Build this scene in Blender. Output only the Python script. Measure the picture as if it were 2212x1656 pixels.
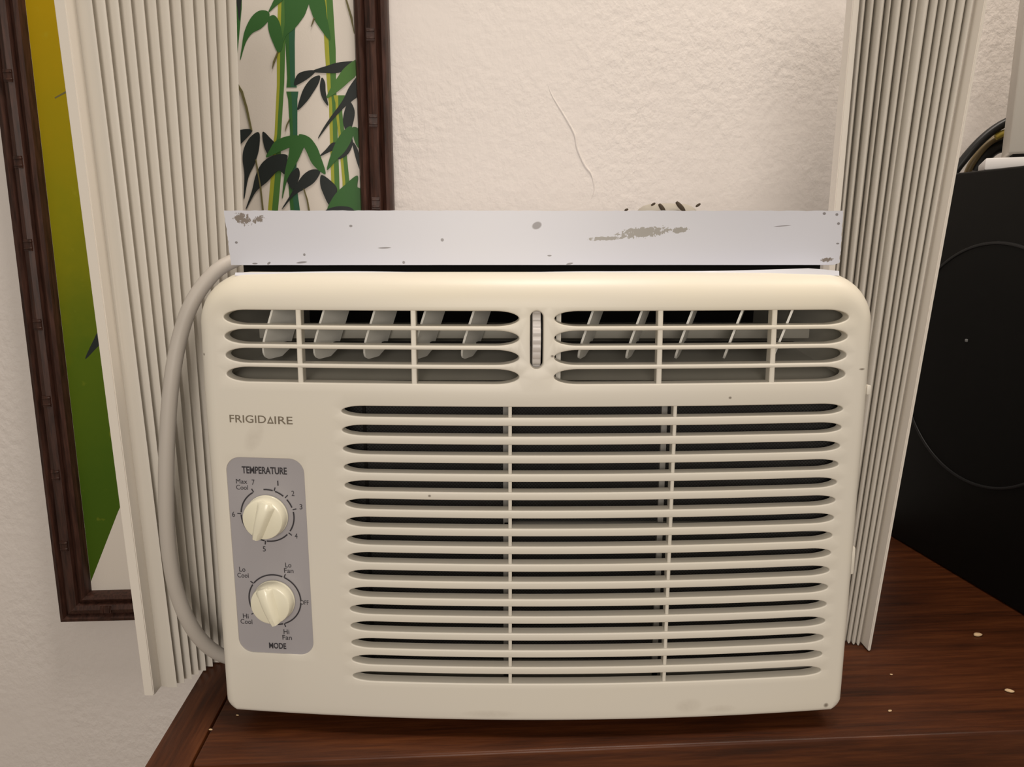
import bpy, bmesh, math, random
from mathutils import Vector, Matrix
from mathutils.geometry import delaunay_2d_cdt
random.seed(7)
R = math.radians
for o in list(bpy.data.objects): bpy.data.objects.remove(o)
S = bpy.context.scene
COL = S.collection

# ---------------------------------------------------------------- camera
F, PITCH, CAMH = 1640.0, R(10.96), 0.3305      # focal length in px (2212 wide), pitch down, height over the table top
cd = bpy.data.cameras.new('camera'); cam = bpy.data.objects.new('camera', cd); COL.objects.link(cam)
cam.location = (0, 0, CAMH); cam.rotation_euler = (R(90) - PITCH, 0, 0)
cd.sensor_width = 36; cd.lens = F / 2212 * 36; cd.clip_start = 0.01
S.camera = cam
# ---------------------------------------------------------------- world, lamps, exposure
w = bpy.data.worlds.new('world'); S.world = w; w.use_nodes = True
w.node_tree.nodes['Background'].inputs[0].default_value = (1.0, 0.89, 0.74, 1)
w.node_tree.nodes['Background'].inputs[1].default_value = 0.32
def area(name, loc, target, size, power, col):
    d = bpy.data.lights.new(name, 'AREA'); d.shape = 'DISK'; d.size = size; d.energy = power; d.color = col
    o = bpy.data.objects.new(name, d); COL.objects.link(o); o.location = loc
    o.rotation_euler = (Vector(target) - Vector(loc)).to_track_quat('-Z', 'Y').to_euler()
area('ceiling_lamp', (0.10, 0.40, 1.75), (0.08, 0.6, 0.2), 0.36, 13.0, (1.0, 0.90, 0.80))
area('front_fill', (-0.05, -0.95, 0.48), (0.0, 0.6, 0.1), 0.60, 9.8, (1.0, 0.91, 0.82))  # added soft fill from behind the camera, no real window
area('wall_side_lamp', (0.86, 0.44, 1.40), (0.5, 0.85, 0.4), 0.45, 5.6, (1.0, 0.84, 0.68))
S.view_settings.view_transform = 'Standard'; S.view_settings.look = 'None'
S.view_settings.gamma = 1; S.view_settings.use_curve_mapping = False
S.view_settings.exposure = 0.0

# ---------------------------------------------------------------- helpers
def ray(u, v):
    a = (u - 1106) / F; b = (v - 828) / F
    return Vector((a, math.cos(PITCH) - b * math.sin(PITCH), -math.sin(PITCH) - b * math.cos(PITCH)))
CAMP = Vector((0, 0, CAMH))
def atz(u, v, z=0.0):
    d = ray(u, v); return CAMP + d * ((z - CAMH) / d.z)
def aty(u, v, y):
    d = ray(u, v); return CAMP + d * (y / d.y)
def onplane(u, v, p, n):
    d = ray(u, v); return CAMP + d * ((p - CAMP).dot(n) / d.dot(n))

def tag(o, label=None, cat=None, group=None, kind=None):
    if label: o['label'] = label
    if cat: o['category'] = cat
    if group: o['group'] = group
    if kind: o['kind'] = kind
    return o
def empty(name, loc=(0, 0, 0), rz=0):
    o = bpy.data.objects.new(name, None); COL.objects.link(o); o.location = loc; o.rotation_euler = (0, 0, rz)
    o.empty_display_size = 0.02
    return o
def mesh(name, verts, faces, mat, parent=None, smooth=False, angle=None):
    me = bpy.data.meshes.new(name); me.from_pydata([tuple(v) for v in verts], [], faces); me.update()
    return link(name, me, mat, parent, smooth, angle)
def link(name, me, mat, parent=None, smooth=False, angle=None):
    if smooth:
        me.polygons.foreach_set('use_smooth', [True] * len(me.polygons))
        if angle is not None: me.set_sharp_from_angle(angle=R(angle))
    o = bpy.data.objects.new(name, me); COL.objects.link(o)
    if mat: me.materials.append(mat)
    if parent: o.parent = parent
    return o
def frombm(name, bm, mat, parent=None, smooth=False, angle=35):
    bmesh.ops.recalc_face_normals(bm, faces=bm.faces)
    me = bpy.data.meshes.new(name); bm.to_mesh(me); bm.free()
    return link(name, me, mat, parent, smooth, angle if smooth else None)
def boxbm(bm, a, b, bev=0.0, seg=2, M=None):
    a = Vector(a); b = Vector(b)
    r = bmesh.ops.create_cube(bm, size=1)
    vs = r['verts']
    for v in vs:
        v.co = Vector(((a.x + b.x) / 2 + v.co.x * (b.x - a.x), (a.y + b.y) / 2 + v.co.y * (b.y - a.y), (a.z + b.z) / 2 + v.co.z * (b.z - a.z)))
    if bev > 0:
        es = list({e for v in vs for e in v.link_edges})
        r2 = bmesh.ops.bevel(bm, geom=es, offset=bev, segments=seg, affect='EDGES', profile=0.5)
        vs = [v for v in r2['verts']] + [v for v in vs if v.is_valid]
    if M is not None:
        bmesh.ops.transform(bm, matrix=M, verts=list(set(v for v in vs if v.is_valid)))
def box(name, a, b, mat, parent=None, bev=0.0, seg=2):
    bm = bmesh.new(); boxbm(bm, a, b, bev, seg); return frombm(name, bm, mat, parent, bev > 0, 40)
def catmull(pts, n=8, closed=False):
    P = [Vector(p) for p in pts]; out = []; N = len(P)
    rng = range(N) if closed else range(N - 1)
    for i in rng:
        p1 = P[i]; p2 = P[(i + 1) % N]
        p0 = P[(i - 1) % N] if closed or i > 0 else p1 * 2 - p2
        p3 = P[(i + 2) % N] if closed or i + 2 < N else p2 * 2 - p1
        for k in range(n):
            t = k / n
            out.append(0.5 * ((2 * p1) + (p2 - p0) * t + (2 * p0 - 5 * p1 + 4 * p2 - p3) * t * t + (3 * p1 - p0 - 3 * p2 + p3) * t ** 3))
    if not closed: out.append(P[-1])
    return out
def tube(name, pts, rad, mat, parent=None, seg=12, n=8):
    P = catmull(pts, n); V = []; Fc = []
    up = Vector((0.13, 1, 0.21)).normalized()
    for i, p in enumerate(P):
        t = (P[min(i + 1, len(P) - 1)] - P[max(i - 1, 0)]).normalized()
        a = t.cross(up).normalized(); b = t.cross(a).normalized()
        rr = rad if not callable(rad) else rad(i / (len(P) - 1))
        for k in range(seg):
            th = 2 * math.pi * k / seg; V.append(p + a * rr * math.cos(th) + b * rr * math.sin(th))
    for i in range(len(P) - 1):
        for k in range(seg):
            k2 = (k + 1) % seg; Fc.append((i * seg + k, i * seg + k2, (i + 1) * seg + k2, (i + 1) * seg + k))
    Fc.append(tuple(range(seg))[::-1]); Fc.append(tuple((len(P) - 1) * seg + k for k in range(seg)))
    return mesh(name, V, Fc, mat, parent, True, 60)
def prism(name, poly, depth_vec, mat, parent=None, smooth=False, angle=35):
    n = len(poly); V = [Vector(p) for p in poly] + [Vector(p) + Vector(depth_vec) for p in poly]
    Fc = [tuple(range(n)), tuple(range(2 * n - 1, n - 1, -1))] + [(i, n + i, n + (i + 1) % n, (i + 1) % n) for i in range(n)]
    bm = bmesh.new(); vs = [bm.verts.new(v) for v in V]
    for f in Fc: bm.faces.new([vs[i] for i in f])
    return frombm(name, bm, mat, parent, smooth, angle)

# ---------------------------------------------------------------- materials
class NT:
    def __init__(s, name):
        s.m = bpy.data.materials.new(name); s.m.use_nodes = True; s.t = s.m.node_tree
        s.b = s.t.nodes['Principled BSDF']
    def n(s, typ, **kw):
        x = s.t.nodes.new(typ)
        for k, v in kw.items():
            if k.startswith('i_'):
                key = k[2:]; key = int(key) if key.isdigit() else key
                s.put(x.inputs[key], v)
            else: setattr(x, k, v)
        return x
    def put(s, sock, v):
        if isinstance(v, bpy.types.NodeSocket): s.t.links.new(v, sock)
        else: sock.default_value = v
    def math(s, op, a, b=0.0, c=None):
        x = s.n('ShaderNodeMath', operation=op); s.put(x.inputs[0], a); s.put(x.inputs[1], b)
        if c is not None: s.put(x.inputs[2], c)
        return x.outputs[0]
    def mix(s, f, a, b):
        x = s.n('ShaderNodeMix', data_type='RGBA'); s.put(x.inputs[0], f); s.put(x.inputs[6], a); s.put(x.inputs[7], b); return x.outputs[2]
    def ramp(s, f, stops):
        x = s.n('ShaderNodeValToRGB'); s.put(x.inputs[0], f)
        e = x.color_ramp.elements
        while len(e) < len(stops): e.new(0.5)
        for q, (p, c) in zip(e, stops): q.position = p; q.color = c if len(c) == 4 else (*c, 1)
        return x.outputs[0]
    def coord(s, scale=(1, 1, 1), loc=(0, 0, 0), rot=(0, 0, 0), out='Object'):
        tc = s.n('ShaderNodeTexCoord'); mp = s.n('ShaderNodeMapping')
        s.t.links.new(tc.outputs[out], mp.inputs[0]); mp.inputs['Scale'].default_value = scale
        mp.inputs['Location'].default_value = loc; mp.inputs['Rotation'].default_value = rot
        return mp.outputs[0]
    def noise(s, vec, scale, detail=3, rough=0.5):
        x = s.n('ShaderNodeTexNoise'); s.put(x.inputs['Vector'], vec); x.inputs['Scale'].default_value = scale
        x.inputs['Detail'].default_value = detail; x.inputs['Roughness'].default_value = rough
        return x.outputs[0]
    def bump(s, h, strength=0.3, dist=0.001):
        x = s.n('ShaderNodeBump'); s.put(x.inputs['Height'], h); x.inputs['Strength'].default_value = strength
        x.inputs['Distance'].default_value = dist; s.t.links.new(x.outputs[0], s.b.inputs['Normal'])
    def set(s, col=None, rough=None, spec=None, metal=None):
        if col is not None: s.put(s.b.inputs['Base Color'], col if isinstance(col, bpy.types.NodeSocket) else (*col[:3], 1))
        if rough is not None: s.put(s.b.inputs['Roughness'], rough)
        if spec is not None: s.put(s.b.inputs['Specular IOR Level'], spec)
        if metal is not None: s.put(s.b.inputs['Metallic'], metal)
        return s.m
    def spots(s, lst, xo='X', zo='Z', edge=0.6, nz=None):
        """soft-edged ellipses (cx, cz, rx, rz, angle) in object coordinates -> 0..1 mask"""
        tc = s.n('ShaderNodeTexCoord'); sp = s.n('ShaderNodeSeparateXYZ'); s.t.links.new(tc.outputs['Object'], sp.inputs[0])
        X, Z = sp.outputs[xo], sp.outputs[zo]; tot = None
        for cx, cz, rx, rz, a in lst:
            dx = s.math('SUBTRACT', X, cx); dz = s.math('SUBTRACT', Z, cz); ca, sa = math.cos(a), math.sin(a)
            p = s.math('DIVIDE', s.math('ADD', s.math('MULTIPLY', dx, ca), s.math('MULTIPLY', dz, sa)), rx)
            q = s.math('DIVIDE', s.math('SUBTRACT', s.math('MULTIPLY', dz, ca), s.math('MULTIPLY', dx, sa)), rz)
            d = s.math('ADD', s.math('MULTIPLY', p, p), s.math('MULTIPLY', q, q))
            m = s.math('MAXIMUM', s.math('SUBTRACT', 1.0, d), 0.0)
            tot = m if tot is None else s.math('MAXIMUM', tot, m)
        return tot
def plain(name, col, rough=0.5, spec=0.5, metal=0.0, bump=None):
    n = NT(name)
    if bump: n.bump(n.noise(n.coord(), bump[0], 3), bump[1], bump[2])
    return n.set(col, rough, spec, metal)

def mat_cream():
    n = NT('cream_plastic'); c = n.coord()
    yel = n.noise(n.coord(scale=(1, 1, 2.2)), 9, 3, 0.5)
    tc = n.n('ShaderNodeTexCoord'); sp = n.n('ShaderNodeSeparateXYZ'); n.t.links.new(tc.outputs['Object'], sp.inputs[0])
    top = n.n('ShaderNodeMapRange', i_0=sp.outputs['Z'], i_1=0.26, i_2=0.30).outputs[0]
    col = n.mix(n.math('MULTIPLY', n.math('ADD', n.math('MULTIPLY', top, 0.5), 0.25), yel), (0.69, 0.66, 0.60, 1), (0.76, 0.69, 0.51, 1))
    dirt = n.ramp(n.noise(c, 60, 5, 0.65), [(0.70, (0, 0, 0)), (0.80, (1, 1, 1))])
    sm = n.spots([(0.103, 0.022, 0.010, 0.006, 0.1), (-0.178, 0.206, 0.006, 0.012, -0.5), (0.125, 0.019, 0.012, 0.003, 0.0), (-0.03, 0.018, 0.02, 0.003, 0.0)])
    sm2 = n.math('MULTIPLY', sm, n.noise(c, 180, 4, 0.6))
    col = n.mix(n.math('MULTIPLY', dirt, 0.10), col, (0.32, 0.26, 0.18, 1))
    col = n.mix(n.math('MULTIPLY', sm2, 0.38), col, (0.36, 0.31, 0.25, 1))
    dots = n.spots([(-0.067, 0.170, 0.0012, 0.0010, 0), (0.120, 0.2325, 0.0012, 0.0010, 0), (0.0095, 0.2590, 0.0012, 0.0010, 0), (-0.208, 0.258, 0.001, 0.001, 0), (0.204, 0.2490, 0.0024, 0.0008, 0), (0.199, 0.017, 0.002, 0.002, 0)])
    col = n.mix(n.math('MULTIPLY', dots, 0.9), col, (0.15, 0.12, 0.09, 1))
    n.bump(n.noise(c, 900, 2), 0.03, 0.0004)
    return n.set(col, 0.40, 0.42)
CREAM = mat_cream()
WHITEPL = plain('white_vane_plastic', (0.78, 0.77, 0.72), 0.4, 0.4)
KNOB = plain('ivory_knob_plastic', (0.80, 0.77, 0.62), 0.22, 0.5)
PLATE = plain('grey_lilac_control_plate', (0.36, 0.345, 0.365), 0.5, 0.4)
INK = plain('dark_grey_print', (0.045, 0.042, 0.048), 0.6, 0.2)
INKB = plain('warm_grey_logo_print', (0.19, 0.16, 0.12), 0.5, 0.3)
DARK = plain('matt_black', (0.012, 0.011, 0.010), 0.9, 0.1)
DUCT = plain('grey_duct_plastic', (0.36, 0.345, 0.30), 0.6, 0.3)
def mat_filter():
    n = NT('dark_filter_mesh'); c = n.coord()
    ch = n.n('ShaderNodeTexChecker', i_0=c, i_1=(0.05, 0.052, 0.05, 1), i_2=(0.016, 0.015, 0.014, 1), i_3=900.0).outputs[0]
    col = n.mix(n.noise(c, 120, 3), ch, (0.018, 0.016, 0.016, 1))
    return n.set(col, 0.8, 0.2)
FILTER = mat_filter()
def mat_bracket():
    n = NT('chipped_white_enamel'); c = n.coord()
    z = n.noise(c, 420, 4, 0.65)
    # scratch patch with bare metal, corner rust, single nicks (x, z in the air conditioner's own frame)
    sc = n.spots([(0.069, 0.3330, 0.020, 0.0042, 0.10), (0.092, 0.3345, 0.0075, 0.0022, 0.1), (0.045, 0.3292, 0.014, 0.0016, 0.05)])
    patch = n.ramp(n.math('ADD', n.math('MULTIPLY', sc, 0.30), n.math('MULTIPLY', z, 0.9)), [(0.56, (0, 0, 0)), (0.60, (1, 1, 1))])
    patch = n.math('MULTIPLY', patch, n.ramp(sc, [(0.02, (0, 0, 0)), (0.10, (1, 1, 1))]))
    ru = n.spots([(-0.186, 0.3415, 0.009, 0.0050, -0.3), (-0.176, 0.341, 0.006, 0.003, 0.3), (0.187, 0.3158, 0.0055, 0.0022, 0.1)])
    rust = n.math('MULTIPLY', n.ramp(n.math('ADD', n.math('MULTIPLY', ru, 0.35), n.math('MULTIPLY', z, 0.9)), [(0.645, (0, 0, 0)), (0.70, (1, 1, 1))]), n.ramp(ru, [(0.02, (0, 0, 0)), (0.1, (1, 1, 1))]))
    nick = n.spots([(0.0008, 0.3373, 0.0036, 0.0026, 0.4), (-0.0595, 0.3283, 0.0012, 0.0012, 0), (-0.191, 0.3267, 0.0011, 0.0009, 0), (-0.0965, 0.3233, 0.0048, 0.0006, 0.03), (0.009, 0.3184, 0.0016, 0.0006, 0), (-0.148, 0.3190, 0.0009, 0.0010, 0), (-0.150, 0.3141, 0.0040, 0.0007, 0.1), (-0.171, 0.3136, 0.0015, 0.0008, 0.6), (-0.180, 0.3134, 0.002, 0.0006, 0), (0.183, 0.3447, 0.0012, 0.001, 0), (0.191, 0.3441, 0.0011, 0.001, 0), (0.1925, 0.3385, 0.0011, 0.0010, 0), (0.193, 0.326, 0.0012, 0.0006, 0), (0.157, 0.3370, 0.0062, 0.0003, 0.06), (-0.0845, 0.3141, 0.001, 0.0011, 0), (-0.1175, 0.337, 0.0012, 0.0009, 0), (0.022, 0.3133, 0.0026, 0.0007, 0.2)])
    nk = n.ramp(nick, [(0.05, (0, 0, 0)), (0.5, (1, 1, 1))])
    col = n.mix(n.noise(c, 25, 3), (0.61, 0.62, 0.69, 1), (0.63, 0.64, 0.70, 1))
    col = n.mix(n.math('MULTIPLY', patch, 0.85), col, (0.26, 0.24, 0.20, 1))
    col = n.mix(n.math('MULTIPLY', rust, 0.85), col, (0.14, 0.10, 0.06, 1))
    col = n.mix(n.math('MULTIPLY', nk, 0.75), col, (0.10, 0.08, 0.07, 1))
    return n.set(col, 0.33, 0.5)
ENAMEL = mat_bracket()
CASE = plain('pale_lilac_enamel', (0.69, 0.70, 0.765), 0.35, 0.5)
ACC = plain('warm_white_vinyl', (0.66, 0.625, 0.565), 0.42, 0.4)
ACCR = plain('warm_white_rail_plastic', (0.72, 0.675, 0.61), 0.4, 0.45)
CORD = plain('grey_cord_rubber', (0.47, 0.435, 0.395), 0.5, 0.35)
def mat_wall():
    n = NT('off_white_plaster'); c = n.coord()
    big = n.noise(c, 3.2, 3, 0.5); fine = n.noise(n.coord(scale=(1, 1, 0.8)), 120, 4, 0.55); mid = n.noise(c, 22, 4, 0.55)
    amt = n.ramp(n.noise(c, 5.0, 3), [(0.36, (0.12, 0.12, 0.12)), (0.62, (1, 1, 1))])
    h = n.math('ADD', n.math('MULTIPLY', n.math('MULTIPLY', fine, amt), 0.8), n.math('MULTIPLY', mid, 0.4))
    n.bump(h, 0.42, 0.0055)
    col = n.mix(big, (0.71, 0.665, 0.635, 1), (0.76, 0.715, 0.685, 1))
    pit = n.ramp(n.spots([(-0.0135, 0.6725, 0.0024, 0.0042, 0.7)]), [(0.1, (0, 0, 0)), (0.5, (1, 1, 1))])
    col = n.mix(n.math('MULTIPLY', pit, 0.8), col, (0.13, 0.10, 0.08, 1))
    return n.set(col, 0.62, 0.3)
WALL = mat_wall()
def mat_wood(name, rz):
    n = NT(name); c = n.coord(scale=(1, 16, 16) if rz == 0 else (16, 1, 16))
    g = n.noise(c, 9, 6, 0.62); g2 = n.noise(c, 34, 4, 0.6); big = n.noise(n.coord(), 5, 3)
    col = n.ramp(n.math('ADD', n.math('MULTIPLY', g, 0.75), n.math('MULTIPLY', g2, 0.25)), [(0.34, (0.017, 0.0045, 0.0014)), (0.50, (0.062, 0.016, 0.0042)), (0.66, (0.118, 0.035, 0.0095))])
    col = n.mix(n.math('MULTIPLY', big, 0.5), col, (0.060, 0.017, 0.005, 1))
    n.bump(g2, 0.25, 0.0006)
    return n.set(col, 0.40, 0.28)
WOODX = mat_wood('red_brown_woodgrain_across', 0); WOODY = mat_wood('red_brown_woodgrain_lengthways', 1)
def mat_frame():
    n = NT('dark_brown_frame_wood')
    g = n.noise(n.coord(scale=(10, 10, 1)), 30, 5, 0.6)
    col = n.ramp(g, [(0.3, (0.016, 0.0062, 0.0040)), (0.7, (0.066, 0.027, 0.018))])
    n.bump(g, 0.2, 0.0006)
    return n.set(col, 0.45, 0.3)
FRAME = mat_frame()
CANVAS = plain('white_canvas_paint', (0.68, 0.63, 0.57), 0.55, 0.3, bump=(700, 0.15, 0.0004))
def mat_stalk():
    n = NT('yellow_to_green_paint'); c = n.coord()
    tc = n.n('ShaderNodeTexCoord'); sp = n.n('ShaderNodeSeparateXYZ'); n.t.links.new(tc.outputs['Object'], sp.inputs[0])
    # object frame: x along the wall, z up: paint runs from ochre yellow to leaf green
    t = n.math('ADD', n.math('ADD', n.math('MULTIPLY', sp.outputs['Z'], -1.45), n.math('MULTIPLY', sp.outputs['X'], 0.9)), n.math('MULTIPLY', n.noise(c, 14, 4, 0.6), 0.22))
    t = n.math('ADD', t, 1.24)
    col = n.ramp(t, [(0.02, (0.48, 0.29, 0.003)), (0.30, (0.36, 0.245, 0.003)), (0.55, (0.23, 0.215, 0.004)), (0.78, (0.085, 0.135, 0.006)), (1.0, (0.052, 0.105, 0.006))])
    fl = n.ramp(n.noise(c, 70, 3, 0.5), [(0.66, (0, 0, 0)), (0.74, (1, 1, 1))])
    col = n.mix(n.math('MULTIPLY', fl, 0.18), col, (0.35, 0.33, 0.03, 1))
    return n.set(col, 0.5, 0.12)
STALK = mat_stalk()
GREEN = plain('leaf_green_paint', (0.030, 0.115, 0.022), 0.5, 0.3); GREEN2 = plain('mid_green_paint', (0.062, 0.165, 0.030), 0.5, 0.3)
TEAL = plain('teal_green_paint', (0.022, 0.100, 0.050), 0.5, 0.3)
LIME = plain('lime_yellow_paint', (0.330, 0.340, 0.030), 0.5, 0.3); BLACKG = plain('black_green_paint', (0.012, 0.017, 0.016), 0.5, 0.3)
OLIVE = plain('olive_paint', (0.13, 0.115, 0.045), 0.5, 0.3)
SUBM = plain('black_satin_vinyl', (0.0040, 0.0039, 0.0032), 0.5, 0.12, bump=(500, 0.1, 0.0004))
SUBC = plain('black_speaker_cone', (0.0040, 0.0039, 0.0034), 0.55, 0.12); SUBR = plain('dark_grey_ring', (0.010, 0.010, 0.010), 0.45, 0.3)
BLKCAB = plain('black_cable', (0.010, 0.010, 0.010), 0.4, 0.4); OLVCAB = plain('tan_olive_cable', (0.16, 0.115, 0.05), 0.45, 0.4); YELCAB = plain('yellow_cable', (0.42, 0.32, 0.05), 0.45, 0.4)
WHITEB = plain('white_box_plastic', (0.46, 0.43, 0.385), 0.5, 0.3); WHITES = plain('white_slab', (0.74, 0.72, 0.71), 0.5, 0.4)
CRUMB = plain('pale_crumb', (0.62, 0.45, 0.27), 0.8, 0.2); FLOORM = plain('tan_floor_tile', (0.33, 0.26, 0.20), 0.5, 0.4)
PALE = plain('pale_grey_clay', (0.40, 0.37, 0.32), 0.7, 0.2); BROWN = plain('dark_brown_bean', (0.055, 0.038, 0.022), 0.6, 0.3)

# ================================================================ setting
YAW = R(3.08)
WO = Vector((0, 0.854, 0))                       # wall plane through this point
WX = Vector((math.cos(YAW), math.sin(YAW), 0)); WN = Vector((math.sin(YAW), -math.cos(YAW), 0))   # along / towards the room
FLOORZ = -0.74
wall = empty('wall_back', WO, YAW); tag(wall, kind='structure')
wall_s = box('plaster', (-1.7, 0, FLOORZ), (1.9, 0.12, 1.85), WALL, wall)
def wl(u, v, off=0.0):
    """pixel on the wall (off metres in front of it) -> wall frame"""
    p = onplane(u, v, WO + WN * off, WN) - WO
    return Vector((p.dot(WX), -off, p.z))
cr = [wl(*q, -0.0004) for q in ((1180, 170), (1192, 205), (1222, 255), (1241, 290), (1247, 320), (1262, 355), (1278, 378), (1283, 410), (1272, 440))]
def crr(t): return 0.0002 + 0.0014 * math.sin(math.pi * min(1, max(0, t))) ** 0.7
tube('paint_ridge', cr, crr, WALL, wall, 8, 6)
fl = box('floor', (-1.7, -1.2, FLOORZ - 0.05), (1.9, 1.05, FLOORZ), FLOORM); tag(fl, kind='structure')

# ================================================================ table
TY = R(3.4)
tl = empty('wooden_console_table', atz(413, 1650), TY)       # table frame: x along the front edge, y towards the wall, z = 0 top
tl.location.z = FLOORZ
tag(tl, 'red-brown wood-grain table carrying the air conditioner and the black box', 'table')
TZ = -FLOORZ; TD = 0.376
box('top_board', (0.0006, 0.0, TZ - 0.10), (1.25, TD, TZ), WOODX, tl, 0.0020, 3)
box('side_board', (-0.0290, -0.09, TZ - 0.022), (-0.0004, TD, TZ), WOODY, tl, 0.0012, 2)
box('side_panel', (-0.0285, -0.088, 0), (-0.0008, TD, TZ - 0.0225), WOODY, tl, 0.001)
box('side_panel', (1.22, 0.01, 0), (1.25, TD, TZ - 0.112), WOODY, tl, 0.001)
box('back_panel', (0.0, TD - 0.015, 0.1), (1.22, TD, TZ - 0.1005), WOODX, tl, 0.001)

# ================================================================ window air conditioner
AC = empty('window_air_conditioner', (0.015, 0.455, 0))
tag(AC, 'cream window air conditioner with two ivory knobs and slotted grille on wooden table', 'air conditioner')
HW, Z0, Z1 = 0.2107, 0.0120, 0.3085
def surf(x, z): return 0.286 * x * x + 0.004 * max(0.0, (z - 0.2) / 0.1) ** 2
def nrm(x, z):
    e = 1e-4; dx = (surf(x + e, z) - surf(x - e, z)) / (2 * e); dz = (surf(x, z + e) - surf(x, z - e)) / (2 * e)
    return Vector((dx, -1, dz)).normalized()
def P3(x, z, d=0.0): return Vector((x, surf(x, z) + d, z))

# outline of the panel: list of (x, z, nx, nz)
def outline():
    out = []
    def arc(cx, cz, r, a0, a1, n):
        for i in range(n + 1):
            a = a0 + (a1 - a0) * i / n; out.append((cx + r * math.cos(a), cz + r * math.sin(a), math.cos(a), math.sin(a)))
    rt, rb = 0.030, 0.0075
    arc(HW - rb, Z0 + rb, rb, -math.pi / 2, 0, 6)
    n = 30
    for i in range(1, n): out.append((HW, Z0 + rb + (Z1 - rt - Z0 - rb) * i / n, 1, 0))
    arc(HW - rt, Z1 - rt, rt, 0, math.pi / 2, 12)
    n = 44
    for i in range(1, n): out.append((HW - rt - 2 * (HW - rt) * i / n, Z1, 0, 1))
    arc(-HW + rt, Z1 - rt, rt, math.pi / 2, math.pi, 12)
    n = 30
    for i in range(1, n): out.append((-HW, Z1 - rt - (Z1 - rt - Z0 - rb) * i / n, -1, 0))
    arc(-HW + rb, Z0 + rb, rb, math.pi, 1.5 * math.pi, 6)
    n = 44
    for i in range(1, n): out.append((-HW + rb + 2 * (HW - rb) * i / n, Z0, 0, -1))
    return out
OUT = outline()
def roll(x, z, nx, nz):
    t = max(0, nz) ** 1.2; s = abs(nx) * (0.0060 + 0.0030 * min(1, max(0, (z - 0.03) / 0.15))); b = max(0, -nz) * 0.0035
    return max(0.0030, 0.0195 * t + (1 - t) * s + b)
def slot_pts(x0, x1, zc, hh, ex, pitch=0.008, na=8):
    """closed ccw outline: long slot with elliptical ends"""
    p = []; xa, xb = x0 + ex, x1 - ex; n = max(1, round((xb - xa) / pitch))
    for i in range(n): p.append((xa + (xb - xa) * i / n, zc - hh))
    for i in range(2 * na): a = -math.pi / 2 + math.pi * i / (2 * na); p.append((xb + ex * math.cos(a), zc + hh * math.sin(a)))
    for i in range(n): p.append((xb - (xb - xa) * i / n, zc + hh))
    for i in range(2 * na): a = math.pi / 2 + math.pi * i / (2 * na); p.append((xa + ex * math.cos(a), zc + hh * math.sin(a)))
    return p
def rrect(x0, x1, z0, z1, r, n=6):
    p = []
    for cx, cz, a in ((x1 - r, z0 + r, -90), (x1 - r, z1 - r, 0), (x0 + r, z1 - r, 90), (x0 + r, z0 + r, 180)):
        for i in range(n + 1): t = R(a + 90 * i / n); p.append((cx + r * math.cos(t), cz + r * math.sin(t)))
    return p
UX = 0.0107; UE = 0.1932; UZ = [0.2816 - 0.01178 * i for i in range(4)]; UHH, UEX = 0.0046, 0.0145
LX0, LX1 = -0.1209, 0.1933; LZ = [0.2241 - 0.01204 * i for i in range(16)]; LHH, LEX = 0.0034, 0.0145
slots = []                                                # (x0, x1, zc, hh, ex, group)
for zc in UZ: slots += [(-UE, -UX, zc, UHH, UEX, 0), (UX, UE, zc, UHH, UEX, 1)]
for zc in LZ: slots.append((LX0, LX1, zc, LHH, LEX, 2))
WHEEL = (-0.0040, 0.0040, 0.2510, 0.2864)
PX0, PX1, PZ0, PZ1 = -0.1978, -0.1467, 0.0570, 0.1926
holes = []                                                # (points, bevel, depth)
for (a, b, zc, hh, ex, g) in slots: holes.append((slot_pts(a, b, zc, hh, ex), 0.0009, 0.0074 if g == 2 else 0.0085))
holes.append((rrect(*WHEEL, 0.00395, 8), 0.0008, 0.006))
holes.append((rrect(PX0, PX1, PZ0, PZ1, 0.0095, 8), 0.0004, 0.0009))
def offs(pts, d):
    """offset a ccw outline outwards by d"""
    n = len(pts); out = []
    for i in range(n):
        a = Vector(pts[i - 1]); b = Vector(pts[(i + 1) % n]); t = (b - a).normalized(); out.append((pts[i][0] + t.y * d, pts[i][1] - t.x * d))
    return out
def inside(pt, poly):
    x, y = pt; c = False; j = len(poly) - 1
    for i in range(len(poly)):
        xi, yi = poly[i]; xj, yj = poly[j]
        if (yi > y) != (yj > y) and x < (xj - xi) * (y - yi) / (yj - yi) + xi: c = not c
        j = i
    return c
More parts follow.
